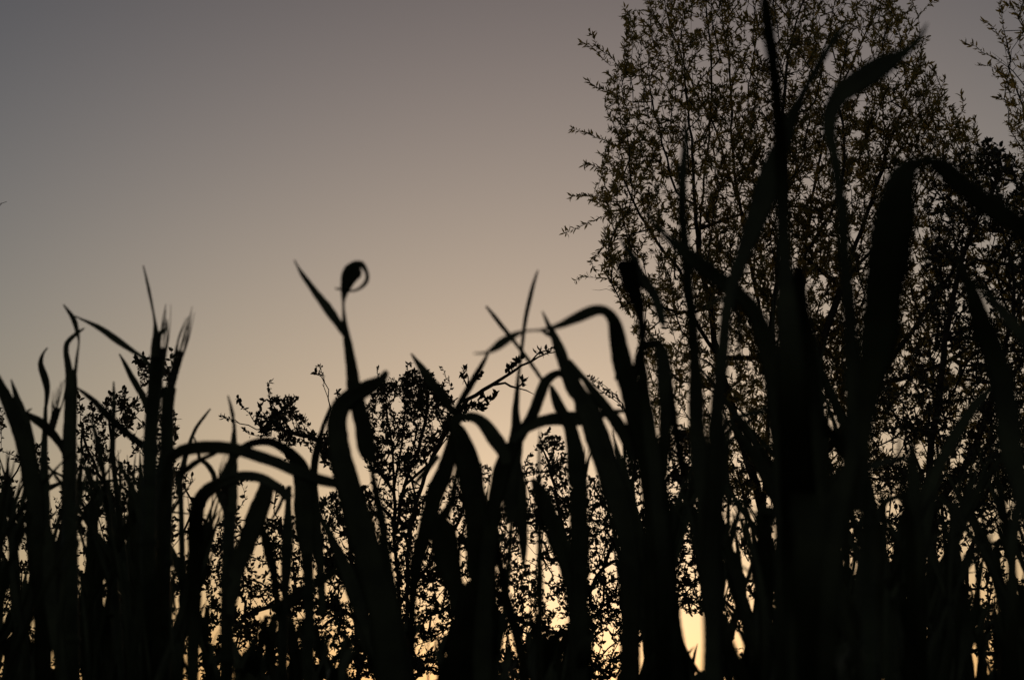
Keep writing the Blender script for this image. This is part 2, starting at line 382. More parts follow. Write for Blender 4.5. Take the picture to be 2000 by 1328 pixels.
# ---- right of centre
plant(.75, 'barley plant with a blade folded flat at the top beside the willow edge',
      leaves=[[(1209, 464, 1), (1219, 478, 5), (1230, 492, 8), (1240, 508, 14), (1243, 520, 18), (1252, 536, 20), (1262, 551, 20), (1273, 567, 18), (1282, 583, 16), (1289, 606, 16), (1294, 626, 12), (1297, 641, 2)]],
      hooked=[[(1296, 1345, 26), (1292, 1100, 26), (1275, 900, 26), (1258, 760, 20), (1251, 700, 16), (1254, 670, 12), (1254, 648, 14), (1252, 622, 14), (1245, 590, 23), (1236, 560, 30), (1229, 540, 33), (1225, 520, 36), (1223, 508, 34)]])
plant(.78, 'barley plant with a small squared arch just right of the high arch blade',
      hooked=[[(1240, 740, 5), (1243, 705, 9), (1250, 684, 12), (1262, 673, 14), (1276, 670, 15), (1288, 676, 19), (1295, 692, 24), (1299, 730, 27), (1302, 790, 25), (1299, 860, 21), (1294, 930, 20), (1290, 1060, 22), (1288, 1200, 22)]],
      leaves=[[(1210, 690, 2), (1206, 720, 6), (1202, 742, 3)], [(1338, 930, 12), (1325, 870, 12), (1316, 800, 9), (1311, 740, 4)]], x=1290)
plant(.68, 'tall slim barley plant with a spear tip in front of the willow',
      leaves=[[(1341, 232, 1), (1339, 262, 6), (1337, 300, 13), (1332, 345, 15), (1331, 400, 14), (1333, 435, 14), (1338, 500, 18), (1345, 571, 17), (1351, 616, 18), (1357, 721, 22), (1361, 850, 30), (1378, 1000, 34), (1390, 1150, 34), (1396, 1345, 32)]])
plant(.62, 'barley plant with a dark blade slanting down right across the willow trunk',
      leaves=[[(1262, 415, 2), (1275, 434, 6), (1291, 452, 9), (1305, 466, 12), (1321, 480, 17), (1340, 496, 26), (1360, 514, 31), (1396, 541, 32), (1432, 568, 31), (1462, 596, 30), (1483, 635, 32), (1500, 690, 38), (1520, 770, 46), (1535, 900, 50), (1545, 1100, 50), (1548, 1345, 50)]],
      hooked=[[(1440, 720, 4), (1445, 640, 6), (1436, 600, 8), (1420, 584, 9), (1402, 586, 8), (1385, 598, 6), (1375, 608, 2)]])
plant(.55, 'barley plant with a wide blurred blade leaning right and tapering to the top',
      leaves=[[(1655, 45, 2), (1640, 62, 8), (1622, 88, 12), (1602, 122, 12), (1586, 150, 11), (1570, 180, 13), (1556, 210, 18), (1543, 240, 25), (1530, 275, 32), (1517, 310, 38), (1502, 355, 43), (1487, 400, 43), (1472, 440, 38), (1456, 480, 30), (1442, 522, 25), (1428, 560, 22), (1418, 610, 22), (1410, 700, 22), (1400, 800, 28), (1392, 950, 34), (1388, 1100, 34), (1390, 1345, 34)]])
plant(.6, 'tallest barley plant, one vertical stem running out of the top of the frame',
      leaves=[[(1488, -60, 12), (1494, 0, 18), (1500, 40, 21), (1505, 80, 22), (1513, 150, 20), (1521, 230, 20), (1525, 300, 24), (1528, 400, 24), (1532, 500, 26), (1538, 600, 36), (1545, 700, 48), (1552, 820, 58), (1560, 1000, 62), (1575, 1345, 66)],
              [(1560, 520, 14), (1562, 620, 40), (1566, 760, 62), (1578, 960, 66), (1600, 1345, 66)]])
plant(.5, 'barley plant with an S-curved leaf sweeping to a point at the upper right',
      leaves=[[(1811, 46, 1), (1804, 60, 6), (1795, 76, 10), (1777, 96, 15), (1760, 108, 20), (1741, 120, 32), (1718, 134, 40), (1693, 150, 45), (1667, 167, 45), (1645, 183, 42), (1630, 204, 36), (1622, 228, 31), (1620, 256, 26), (1624, 285, 19), (1631, 315, 18), (1638, 361, 18), (1644, 400, 19), (1650, 500, 22), (1658, 600, 24), (1664, 720, 28), (1668, 850, 30), (1655, 930, 26), (1640, 1000, 26), (1625, 1100, 30), (1610, 1345, 30)]])
plant(.45, 'nearest barley plant with the broadest bent leaf, arching over at right',
      stems=[[(1700, 1345, 24), (1694, 1150, 22), (1691, 1000, 20), (1690, 900, 16)]],
      hooked=[[(1691, 940, 18), (1690, 880, 20), (1691, 835, 24), (1697, 775, 42), (1707, 715, 58), (1719, 640, 68), (1729, 560, 74), (1736, 500, 77), (1743, 440, 76), (1751, 390, 68), (1763, 350, 54), (1778, 328, 36), (1795, 317, 20), (1808, 313, 12), (1820, 316, 22), (1838, 326, 34), (1861, 343, 40), (1900, 378, 42), (1950, 414, 41), (2000, 446, 39), (2060, 482, 34), (2160, 560, 10)]])
plant(.5, 'barley plant with a pointed blade leaning left at the right frame edge',
      leaves=[[(1868, 505, 2), (1876, 520, 10), (1886, 545, 19), (1902, 586, 31), (1918, 636, 38), (1935, 680, 41), (1952, 730, 42), (1966, 800, 44), (1978, 900, 40), (1992, 960, 24), (1978, 1050, 18), (1976, 1120, 14), (1980, 1345, 30)],
              [(1912, 555, 4), (1930, 578, 12), (1950, 600, 18), (1975, 632, 22), (2005, 668, 24), (2040, 720, 24)]])
plant(.7, 'barley plant with a straight blade crossing the lower right from upper right',
      leaves=[[(1942, 749, 2), (1930, 764, 9), (1912, 783, 17), (1895, 806, 19), (1877, 832, 20), (1855, 875, 20), (1832, 915, 20), (1815, 970, 22), (1800, 1060, 26), (1790, 1345, 34)],
              [(1780, 860, 6), (1784, 920, 20), (1786, 1000, 30), (1788, 1120, 36), (1788, 1345, 38)]])
plant(.65, 'barley plant with a nearly level short leaf in the bright lower right gap',
      hooked=[[(1640, 935, 20), (1665, 925, 16), (1690, 916, 14), (1712, 908, 13), (1735, 901, 12), (1760, 897, 8), (1785, 896, 3)]],
      leaves=[[(1590, 790, 6), (1598, 812, 18), (1615, 838, 23), (1640, 866, 25), (1660, 895, 26), (1672, 950, 26), (1672, 1000, 20)],
              [(1757, 840, 2), (1756, 880, 5), (1756, 920, 6), (1765, 975, 12), (1778, 1050, 16), (1780, 1345, 16)]], x=1650)

# ------------------------------------------------------------------ the crowd of barley between them
OPEN = [[(30,890),(37,900),(33,975),(26,965)],[(58,912),(73,910),(70,945),(62,925)],[(97,905),(103,862),(122,862),(120,895)],[(97,960),(120,955),(120,985),(97,980)],
[(68,1003),(77,1000),(70,1035),(63,1038)],[(100,1000),(115,1000),(108,1015),(100,1015)],[(10,1065),(15,1065),(14,1085),(10,1085)],[(41,1065),(51,1058),(52,1085),(45,1108),(37,1100)],
[(68,1095),(75,1088),(68,1108),(62,1108)],[(146,1058),(157,1062),(166,1080),(166,1098),(145,1095)],[(160,1035),(170,1045),(165,1055)],[(240,985),(253,990),(250,998),(242,995)],
[(190,1010),(215,1035),(215,1055),(195,1035)],[(165,955),(175,965),(172,985),(165,975)],[(140,1125),(152,1128),(155,1145),(147,1165),(141,1160)],[(198,1128),(206,1130),(207,1155),(201,1160)],
[(226,1135),(232,1140),(231,1170),(227,1172)],[(238,1080),(246,1080),(246,1092),(238,1090)],[(10,1155),(22,1165),(22,1180),(12,1178)],[(17,1230),(22,1230),(18,1248),(14,1245)],
[(60,1210),(67,1208),(65,1240),(59,1240)],[(83,1245),(92,1250),(91,1275),(84,1272)],[(98,1275),(103,1275),(102,1295)],[(160,1295),(165,1295),(164,1312),(160,1310)],
[(228,1240),(237,1245),(238,1265),(230,1265)],[(305,1250),(312,1258),(311,1285),(306,1280)],[(290,1130),(296,1130),(297,1195),(290,1190)],[(315,1090),(325,1100),(326,1110),(318,1108)],
[(317,1125),(326,1120),(330,1215),(320,1215)],[(341,1165),(348,1165),(346,1205),(341,1205)],[(335,1000),(352,990),(370,1010),(365,1050),(350,1060),(335,1050)],[(375,1020),(392,1035),(387,1050),(378,1045)],
[(350,1065),(362,1075),(362,1095),(352,1090)],[(430,1005),(440,1000),(440,1040),(428,1050)],[(418,1075),(440,1085),(443,1140),(415,1150),(400,1175),(390,1190),(388,1165),(405,1120)],
[(355,1295),(395,1290),(400,1328),(352,1328)],[(360,1235),(385,1240),(395,1275),(375,1275)],[(405,1205),(440,1200),(442,1240),(420,1255),(410,1240)],
[(455,1205),(500,1200),(510,1215),(490,1250),(470,1270),(458,1240)],[(495,1270),(508,1262),(500,1275)],[(450,940),(500,930),(640,940),(655,1100),(660,1120),(620,1190),(560,1190),(500,1195),(450,1190)],
[(612,1140),(650,1125),(665,1140),(690,1230),(700,1260),(660,1215),(615,1225),(608,1160)],[(700,1100),(715,1130),(735,1190),(748,1240),(730,1225),(710,1170)],
[(645,1240),(663,1232),(668,1255),(655,1285),(640,1285)],[(610,1268),(622,1270),(618,1300),(612,1300)],[(545,1258),(555,1270),(553,1310),(545,1310)],[(690,1270),(715,1280),(735,1328),(690,1328),(680,1310)],
[(690,880),(720,900),(735,960),(745,1000),(740,1010),(715,990),(700,930)],[(735,1005),(770,1005),(775,1040),(760,1085),(750,1050)],[(730,860),(800,860),(835,880),(810,950),(805,1000),(790,990),(745,960)],
[(775,1090),(800,1060),(800,1150),(795,1180),(780,1130)],[(803,955),(838,900),(848,905),(835,1010),(815,1060),(800,1030)],[(815,1120),(835,1100),(855,1130),(850,1160),(820,1190),(805,1210),(803,1190)],
[(835,1180),(870,1165),(885,1190),(860,1230),(840,1230)],[(805,1240),(830,1240),(850,1270),(840,1290),(808,1285)],[(810,1290),(850,1290),(848,1328),(810,1328)],[(873,1272),(883,1275),(895,1328),(888,1328)],
[(925,1297),(935,1297),(936,1325),(928,1325)],[(880,880),(887,880),(885,920),(862,1000),(850,1020),(850,1000)],[(892,925),(905,960),(920,1000),(925,1100),(905,1155),(895,1150),(885,1080),(882,1030)],
[(855,1035),(870,1022),(870,1045),(862,1050)],[(925,862),(940,860),(960,885),(955,925),(943,955),(935,930)],[(982,945),(994,935),(995,960),(985,975)],[(980,1000),(988,1000),(990,1030),(980,1030)],
[(1021,862),(1103,862),(1110,970),(1125,1050),(1130,1062),(1105,1030),(1085,990),(1065,950),(1030,930)],[(1149,955),(1165,955),(1180,1000),(1192,1080),(1180,1110),(1160,1100),(1150,1050)],
[(1186,955),(1195,960),(1205,1000),(1197,1005)],[(1245,910),(1252,905),(1265,960),(1258,993),(1250,985)],[(1020,1055),(1030,1045),(1040,1048),(1050,1080),(1048,1110),(1030,1130),(1010,1120),(1018,1080)],
[(1058,1045),(1070,1050),(1078,1075),(1060,1075)],[(985,1060),(995,1058),(1003,1110),(993,1110),(984,1080)],[(1045,1110),(1050,1190),(1030,1190),(1010,1170),(1012,1120)],
[(1055,1085),(1080,1085),(1115,1130),(1112,1165),(1090,1225),(1070,1225),(1055,1180)],[(965,1110),(974,1108),(970,1180),(975,1230),(982,1280),(965,1240),(957,1170)],
[(980,1160),(1005,1160),(1025,1200),(1025,1270),(1020,1300),(1005,1270),(990,1200)],[(1150,1140),(1180,1120),(1195,1130),(1197,1200),(1195,1265),(1180,1260),(1165,1200),(1152,1185)],
[(1163,1255),(1175,1245),(1183,1290),(1165,1290)],[(1160,1298),(1200,1295),(1198,1328),(1165,1328)],[(1205,1205),(1213,1205),(1213,1230),(1206,1230)],[(1208,1258),(1216,1258),(1214,1300),(1208,1300)],
[(1232,1160),(1240,1165),(1244,1182),(1236,1180)],[(1232,1215),(1239,1215),(1240,1235),(1233,1235)],[(1243,1250),(1250,1250),(1252,1292),(1243,1290)],[(1265,1015),(1285,1005),(1288,1030),(1275,1045),(1265,1035)],
[(1264,1055),(1276,1060),(1275,1078),(1268,1075)],[(1337,1055),(1345,1045),(1350,1090),(1362,1150),(1370,1235),(1368,1252),(1342,1255),(1338,1200),(1328,1140),(1330,1100)],[(1364,1262),(1374,1258),(1378,1295),(1368,1300)],
[(1245,715),(1258,705),(1290,760),(1288,865),(1275,865),(1262,800),(1252,750)],[(1307,700),(1350,700),(1350,860),(1330,930),(1302,960),(1298,900),(1308,820)],[(1383,800),(1398,790),(1397,830),(1380,890),(1370,890)],
[(1425,880),(1450,870),(1485,950),(1510,970),(1508,975),(1475,985),(1455,970),(1430,955)],[(1433,750),(1460,720),(1500,740),(1510,780),(1460,795),(1440,775)],[(1465,830),(1480,810),(1505,830),(1500,845),(1480,850)],
[(1508,1032),(1515,1030),(1520,1065),(1512,1065)],[(1525,1055),(1537,1055),(1540,1090),(1530,1090)],[(1438,1040),(1448,1045),(1466,1100),(1455,1095)],[(1585,945),(1590,948),(1597,985),(1591,985)],
[(1413,1145),(1425,1145),(1432,1185),(1422,1185)],[(1426,1235),(1445,1237),(1453,1262),(1435,1265)],[(1457,1135),(1470,1137),(1473,1170),(1462,1172)],[(1510,1135),(1522,1140),(1520,1155),(1512,1153)],
[(1540,1217),(1552,1240),(1552,1262),(1530,1262),(1532,1240)],[(1535,1280),(1545,1272),(1548,1280),(1538,1288)],[(1622,1230),(1630,1235),(1625,1270),(1618,1285)],
[(1705,850),(1775,845),(1780,890),(1710,905)],[(1710,915),(1755,905),(1745,940),(1720,942)],[(1790,850),(1808,860),(1812,880),(1805,900)],[(1732,978),(1762,976),(1757,1020),(1747,1028),(1730,1005)],
[(1613,860),(1640,880),(1645,905),(1625,890)],[(1855,870),(1895,860),(1900,890),(1865,915),(1850,900)],[(1840,935),(1860,950),(1865,970),(1842,970)],[(1838,990),(1850,990),(1857,1010),(1848,1010)],
[(1820,1010),(1835,1005),(1842,1040),(1825,1030)],[(1820,1045),(1848,1070),(1838,1085),(1825,1065)],[(1672,990),(1679,990),(1678,1005),(1672,1005)],[(1683,1010),(1692,1015),(1690,1040),(1682,1038)],
[(1660,1025),(1668,1030),(1668,1045),(1662,1045)],[(1658,1080),(1668,1085),(1668,1095),(1660,1095)],[(1733,1065),(1745,1062),(1745,1085),(1735,1085)],[(1875,1055),(1895,1042),(1900,1060),(1885,1075),(1872,1068)],
[(1925,1030),(1945,1025),(1943,1045),(1930,1040)],[(1965,960),(1985,930),(1985,970),(1968,975)],[(1802,1125),(1812,1125),(1812,1135),(1804,1137)],[(1885,1105),(1902,1120),(1903,1150),(1893,1140)],
[(1922,1108),(1933,1115),(1932,1135),(1922,1130)],[(1916,1142),(1925,1140),(1927,1150),(1918,1175)],[(1925,1160),(1938,1145),(1945,1165),(1925,1185)],[(1956,1095),(1968,1085),(1968,1130),(1960,1120)],
[(1985,1100),(1995,1100),(1998,1135),(1990,1130)],[(1802,1225),(1812,1222),(1815,1235),(1803,1250)],[(1900,1250),(1910,1270),(1908,1290),(1900,1285)],[(1930,1255),(1945,1265),(1945,1300),(1930,1290)]]
def fill_poly(poly, h=452, w_=500, sc=4.0):
    P = np.asarray(poly, float) / sc; m = np.zeros((h, w_), bool)
    ys = np.arange(h) + .5; xs = np.arange(w_) + .5
    y0, y1 = max(0, int(P[:, 1].min()) - 1), min(h, int(P[:, 1].max()) + 2)
    X, Y = np.meshgrid(xs, ys[y0:y1]); ins = np.zeros(X.shape, bool)
    for (ax, ay), (bx, by) in zip(P, np.roll(P, -1, 0)):
        if ay == by: continue
        ins ^= ((ay > Y) != (by > Y)) & (X < (bx - ax) * (Y - ay) / (by - ay) + ax)
    m[y0:y1] = ins; return m
gap = np.zeros_like(mask_)
for p in OPEN: gap |= fill_poly(p)
g_ = gap.copy(); g_[:, 1:] |= gap[:, :-1]; g_[:, :-1] |= gap[:, 1:]; g_[:-3] |= gap[3:]; g_[:, :205] = gap[:, :205]; g_[:, 352:] = gap[:, 352:]; gap = g_   # a little air round the gaps by the glow
env_x = [0, 100, 130, 200, 330, 345, 420, 440, 450, 640, 700, 720, 800, 850, 900, 1000, 1130, 1250, 1380, 1440, 1480, 1520, 1590, 1640, 1700, 1800, 1900, 1960, 2000]
env_y = [900, 905, 870, 900, 900, 985, 960, 1010, 1195, 1195, 1150, 1250, 1200, 1110, 960, 910, 880, 850, 850, 760, 680, 560, 640, 800, 950, 930, 900, 850, 850]
env = np.interp(np.arange(500) * 4 + 2, env_x, env_y)
solid = (np.arange(452)[:, None] * 4 > env[None]) & ~gap & (np.arange(452)[:, None] < 335)
need = solid & ~mask_
crowd = []
prng = np.random.default_rng(21)
for it in range(36000):
    ys_, xs_ = (None, None)
    if it % 250 == 0: cand = np.argwhere(need)
    if len(cand) == 0: break
    cy, cx = cand[prng.integers(len(cand))]
    if not need[cy, cx]: continue
    tx, ty = cx * 4 + 2, cy * 4 + 2
    Yd = prng.uniform(.6, 1.9) if tx > 1350 else prng.uniform(.85, 2.0)
    late = it > 9000
    wmax = prng.uniform(.004, .011) / (MPP * Yd)
    if late: wmax = prng.uniform(5, 13)
    top = ty - prng.uniform(10, 160) * (1 if not late else .5)
    top = max(top, env[cx] - 22)
    h = 1345 - top; f0 = (1345 - ty) / h
    lean = prng.normal(0, .2) * h; bend = prng.normal(0, .12) * h; wob = prng.normal(0, 8)
    n = max(6, int(h / 14)); t = np.linspace(0, 1, n); ph = prng.random() * 6
    fx = lambda t: lean * t + bend * t * t * t + wob * np.sin(t * 5 + ph)
    x0 = tx - fx(f0)
    px = x0 + fx(t); py = 1345 - h * t
    if prng.random() < .3:                        # the tip is bent over
        tb = prng.uniform(.78, .92); sdr = prng.choice([-1, 1]) * prng.uniform(.5, 1.4); q_ = np.clip(t - tb, 0, None) * h
        px = px + sdr * q_; py = py + q_ * prng.uniform(.3, 1.3)
    wd = wmax * (.55 + .45 * np.sin(np.pi * np.minimum(t * .8 + .1, 1))) * np.clip((1 - t) / .22, .03, 1) ** .7
    x = x0
    hit = new = 0; cells = []
    for a, b, c in zip(px, py, wd):
        r0, r1 = int(b / 4) - 3, int(b / 4) + 1
        c0, c1 = int((a - c / 2) / 4), int((a + c / 2) / 4) + 1
        if c1 <= 0 or c0 >= 500 or r1 <= 0: continue
        r0 = max(r0, 0); c0 = max(c0, 0); c1 = min(c1, 500)
        hit += gap[r0 + 1:r1, c0:c1].sum(); new += need[r0:r1, c0:c1].sum(); cells.append((r0, r1, c0, c1))
    if hit > 2 or new < (44 if it < 3000 else 24 if it < 9000 else 12 if it < 22000 else 5): continue
    for r0, r1, c0, c1 in cells: need[r0:r1, c0:c1] = False
    crowd.append((Yd, x, np.stack([px, py, wd], 1)))
for _ in range(46):                               # thin stalks crossing everything
    x = prng.uniform(-10, 2010); ci = int(np.clip(x / 4, 0, 499)); h = 1345 - (max(env[ci], 880) + prng.uniform(0, 260)); t = np.linspace(0, 1, 22)
    px = x + prng.normal(0, .28) * h * t + prng.normal(0, .18) * h * t * t + 5 * np.sin(t * 6 + prng.random() * 6)
    if 1120 < x + (px[-1] - x) * .3 < 1400: continue
    crowd.append((prng.uniform(.9, 2.2), x, np.stack([px, 1345 - h * t, prng.uniform(3.5, 7) * (1.05 - t)], 1)))
print('crowd blades', len(crowd), 'still open', need.sum(), 'of', solid.sum())
# bundle neighbouring blades into plants of two or three
crowd.sort(key=lambda c: (round(c[0] * 2.5), c[1]))
bundles = []; cur = []
for c in crowd:
    if cur and (len(cur) >= 4 or abs(c[1] - cur[0][1]) > 70 or abs(c[0] - cur[0][0]) > .45): bundles.append(cur); cur = []
    cur.append(c)
if cur: bundles.append(cur)
def crowd_plant(B, label, group):
    Y = float(np.mean([b[0] for b in B])); x = float(np.mean([b[1] for b in B]))
    g = at(x, 1328, Y); loc = (float(g[0]), Y, 0.0)
    r = empty('barley_plant', loc, label, 'barley plant', group)
    for i, (yd, bx, P) in enumerate(B):
        P = P.copy(); P[:, 2] *= 1
        C = at(P[:, 0], P[:, 1], Y + (yd - Y) * .3 + .02 * np.sin(np.linspace(0, 3, len(P)) + bx))
        W = np.maximum(P[:, 2], .8) * MPP * Y
        b = np.array(loc) + (np.array([rng.normal(0, .01), rng.normal(0, .01), 0]))
        t = np.linspace(0, 1, 7)[:-1, None]
        Q = (1 - t) ** 2 * b + 2 * t * (1 - t) * (C[0] - (C[1] - C[0]) * 3) + t ** 2 * C[0]
        C = np.vstack([Q, C]); W = np.concatenate([np.linspace(.005, W[0], 7)[:-1], W])
        mb = MB(); n = len(C)
        ribbon(mb, C, W, rng.uniform(-.4, .4) + .3 * np.sin(np.linspace(0, 3, n) + bx), fold=.2)
        mb.build('leaf', MAT['blade'], r, loc)
        if i == 0:
            mb = MB(); k = int(n * .6); tube(mb, C[:k] + np.array([.002, .004, 0]), np.linspace(.0022, .0012, k), 7)
            mb.build('stem', MAT['straw'], r, loc)
    return r
zones = [(0, 450, 'dark barley plant among the dense stalks at the lower left', 'barley plants crowding the lower left'),
         (450, 900, 'dark barley plant among the stalks below the looped blade', 'barley plants below the looped blade'),
         (900, 1400, 'dark barley plant among the stalks around the brightest glow', 'barley plants around the brightest glow'),
         (1400, 2100, 'dark barley plant in the black tangle at the lower right', 'barley plants crowding the lower right')]
for B in bundles:
    x = np.mean([b[1] for b in B])
    for a, b_, lab, grp in zones:
        if x < b_: crowd_plant(B, lab, grp); break
print('crowd plants', len(bundles))

# young growth further into the field, all below eye level
mb = MB(); fr = np.random.default_rng(5)
for i in range(2600):
    Y = fr.uniform(1.6, 6.0); X = fr.uniform(-.6, .6) * Y * 1.1
    h = fr.uniform(.3, .5); l = fr.normal(0, .12, 2); t = np.linspace(0, 1, 5)
    C = np.stack([X + l[0] * t ** 2, Y + l[1] * t ** 2, h * t * (1 - .15 * t)], 1)
    ribbon(mb, C, np.array([.006, .010, .010, .006, .001]), np.full(5, fr.uniform(-.6, .6)))
o = mb.build('barley_field', MAT['blade']); o['kind'] = 'stuff'; o['label'] = 'low young barley carpeting the field between the front row and the shrubs'; o['category'] = 'crop'

# ------------------------------------------------------------------ trees and shrubs
def in_poly(poly, x, y):
    ins = False
    for (ax, ay), (bx, by) in zip(poly, poly[1:] + poly[:1]):
        if (ay > y) != (by > y) and x < (bx - ax) * (y - ay) / (by - ay) + ax: ins = not ins
    return ins

LIGHT = [(1490, 930, 22), (1470, 910, 14), (1035, 1080, 26), (1350, 1220, 28), (1350, 1130, 10), (1380, 1280, 16), (1180, 1240, 20), (1185, 1200, 14), (820, 1262, 20), (1742, 870, 34), (1747, 990, 16), (1900, 1130, 16), (1932, 1165, 16), (1798, 1070, 10),
         (470, 985, 16), (45, 1085, 20), (375, 1310, 18), (148, 1145, 10), (1435, 1250, 14), (1418, 1160, 10), (1080, 1180, 12), (1040, 890, 18), (1090, 970, 14), (1112, 1020, 14), (965, 1180, 8), (1965, 1110, 10), (1990, 1115, 8), (1660, 870, 14), (1630, 885, 12), (360, 1020, 12), (1590, 965, 10), (1850, 950, 10), (210, 1040, 8)]
def grow(name, label, cat, Y, roots, polys, strands, kind, n, depth, seed, holes=(), clumps=(), trunk_r=.06, leaf_px=9, group=None, floor=1360, perpt=3, seg=26, twig_r=.0022):
    """branching plant: limbs first, then every attraction point in the crown volume is joined by a twig to the nearest limb"""
    R = np.random.default_rng(seed)
    P = []; par = []; W3 = []
    def add(p3, parent): P.append(p3); par.append(parent); return len(P) - 1
    def px2(p): return at(p[0], p[1], p[2])
    base3 = at(roots[0][0][0], roots[0][0][1], Y); loc = (float(base3[0]), float(Y), 0.0)
    base = add(np.array(loc), -1); j = base
    for f in (.3, .6, .85): j = add(np.array(loc) * (1 - f) + base3 * f + R.normal(0, .01, 3) * (1, 1, 0), j)
    trunk_top = j
    ends = {}
    def run(limb):
        start = limb[0]
        Pp = np.array([(a, b, Y + (c if len(q) > 2 else 0)) for q in limb for a, b, c in [(*q, 0)[:3]]])
        Q = smooth_path(Pp, seg)
        p0 = at(*Q[0])
        d = np.linalg.norm(np.array(P) - p0, axis=1); k = int(np.argmin(d)); j = k
        for i, q in enumerate(Q):
            p = at(*q) + R.normal(0, 1.4, 3) * MPP * Y
            if i == 0 and d[k] < 12 * MPP * Y: continue
            j = add(p, j)
        return j
    for l in roots: run(l)
    nlimb = len(P)
    tufts = []
    # strands: thin sprays traced out beyond the crown, leafed along their length
    for l in strands:
        k0 = len(P); run(l)
        for i in range(max(k0 + 1, k0), len(P)): tufts.append((i, 1.0))
    # attraction points
    pts = []
    tot = sum(a for _, a in polys)
    for poly, wt in polys:
        xs = [p[0] for p in poly]; ys = [p[1] for p in poly]; need_n = int(n * wt / tot); c = 0
        ph = R.random(6) * 6
        while c < need_n:
            x, y = R.uniform(min(xs), max(xs)), R.uniform(min(ys), max(ys))
            if not in_poly(poly, x, y): continue
            if any((x - hx) ** 2 + (y - hy) ** 2 < hr * hr * (.55 if hr > 19 else .25) for hx, hy, hr in (*holes, *LIGHT)): continue
            dn = .5 + .5 * math.sin(x * .031 + ph[0] + 1.7 * math.sin(y * .023 + ph[1])) * math.sin(y * .037 + ph[2] + 1.5 * math.sin(x * .027 + ph[3]))
            if R.random() > .35 + .9 * dn: continue
            pts.append((x, y, Y + R.normal(0, .5) * depth)); c += 1
    for cx, cy, r, k in clumps:
        zc = R.normal(0, .3) * depth
        for _ in range(k):
            a, q = R.random() * 6.283, r * math.sqrt(R.random())
            pts.append((cx + q * math.cos(a), cy + q * math.sin(a) * .9, Y + zc + R.normal(0, .12)))
    pts3 = at([p[0] for p in pts], [p[1] for p in pts], [p[2] for p in pts])
    Pa = np.array(P); dd = np.array([np.min(np.linalg.norm(Pa[3:] - q, axis=1)) for q in pts3])
    order = np.argsort(dd * R.uniform(.7, 1.3, len(dd))); upb = 1.1 if kind == 'willow' else .35
    cap = len(P) + 6 * len(pts) + 10
    arr = np.zeros((cap, 3)); arr[:len(P)] = Pa; cnt = len(P)
    sg = seg * 1.0 * MPP * Y
    for oi in order:
        q = pts3[oi]; A = arr[3:cnt]
        v = q - A; d = np.sqrt((v ** 2).sum(1))
        cost = d * (1 + upb * (1 - v[:, 2] / (d + 1e-6)))
        k = int(np.argmin(cost)) + 3
        s0 = arr[k]; L = np.linalg.norm(q - s0); m = min(4, max(1, int(L / sg)))
        j = k; up = np.array([0, 0, 1.0])
        for i in range(1, m + 1):
            f = i / m
            p = s0 * (1 - f) + q * f + up * L * .10 * math.sin(math.pi * f) + (R.normal(0, .05, 3) * L * math.sin(math.pi * f))
            arr[cnt] = p; P.append(p); par.append(j); j = cnt; cnt += 1
        tufts.append((j, 1.0))
        if m > 1: tufts.append((j - 1, .8))
    P3 = arr[:cnt]; par = np.array(par)
    # pipe model radii
    cntc = np.ones(cnt); 
    for i in range(cnt - 1, 0, -1): cntc[par[i]] += cntc[i] * (1 if par[i] >= 0 else 0)
    rad = twig_r * cntc ** .42; rad = np.minimum(rad, trunk_r)
    # tubes following main chains
    kids = [[] for _ in range(cnt)]
    for i in range(1, cnt): kids[par[i]].append(i)
    wood = MB(); trunk = MB(); stack = [(0, None)]
    while stack:
        s0, pr = stack.pop(); chain = [s0] if pr is None else [pr, s0]; c = s0
        while kids[c]:
            ks = sorted(kids[c], key=lambda a: -cntc[a]); 
            for o_ in ks[1:]: stack.append((o_, c))
            c = ks[0]; chain.append(c)
        if len(chain) < 2: continue
        r = rad[chain].copy()
        if pr is not None: r[0] = r[1]
        C = P3[chain]
        big = r.max() > trunk_r * .45
        if len(C) == 2: C = np.array([C[0], C.mean(0), C[1]]); r = np.array([r[0], r.mean(), r[1]])
        r[-1] = min(r[-1], twig_r) * .5
        tube(trunk if pr is None else wood, C, r, 8 if big else 4)
    # leaves
    ti = np.array([t[0] for t in tufts]); sc_ = np.array([t[1] for t in tufts])
    reps = perpt * 2
    I = np.repeat(ti, reps); SC = np.repeat(sc_, reps); m = len(I)
    pi = par[I]; dirv = P3[I] - P3[pi]; dirv /= np.linalg.norm(dirv, axis=1)[:, None] + 1e-9
    f = R.random(m)[:, None]
    o3 = P3[I] * f + P3[pi] * (1 - f); ln = np.linalg.norm(P3[I] - P3[pi], axis=1)
    far = ln > 30 * MPP * Y
    o3[far] = P3[I][far] - dirv[far] * (R.random(far.sum()) * 24 * MPP * Y)[:, None]
    rnd = R.normal(0, 1, (m, 3)); rnd /= np.linalg.norm(rnd, axis=1)[:, None]
    if kind == 'willow':
        d = dirv * .75 + rnd * .9 + np.array([0, 0, .12]); wr = .25
    else:
        d = dirv * .5 + rnd * 1.0 + np.array([0, 0, .25]); wr = .5
    d /= np.linalg.norm(d, axis=1)[:, None]
    Lf = leaf_px * MPP * Y * R.uniform(.45, 1.45, m) * SC
    sv = np.cross(d, R.normal(0, 1, (m, 3))); sv /= np.linalg.norm(sv, axis=1)[:, None] + 1e-9
    nv = np.cross(d, sv); w2 = (Lf * wr * .5 * R.uniform(.8, 1.2, m))[:, None]; L_ = Lf[:, None]
    lv = MB()
    droop = nv * L_ * .12
    V = np.stack([o3, o3 + d * L_ * .35 + sv * w2 + droop * .5, o3 + d * L_ * .7 + sv * w2 * .75 + droop * .4, o3 + d * L_ - droop,
                  o3 + d * L_ * .7 - sv * w2 * .75 + droop * .4, o3 + d * L_ * .35 - sv * w2 + droop * .5], 1)
    i = np.arange(m)[:, None] * 6
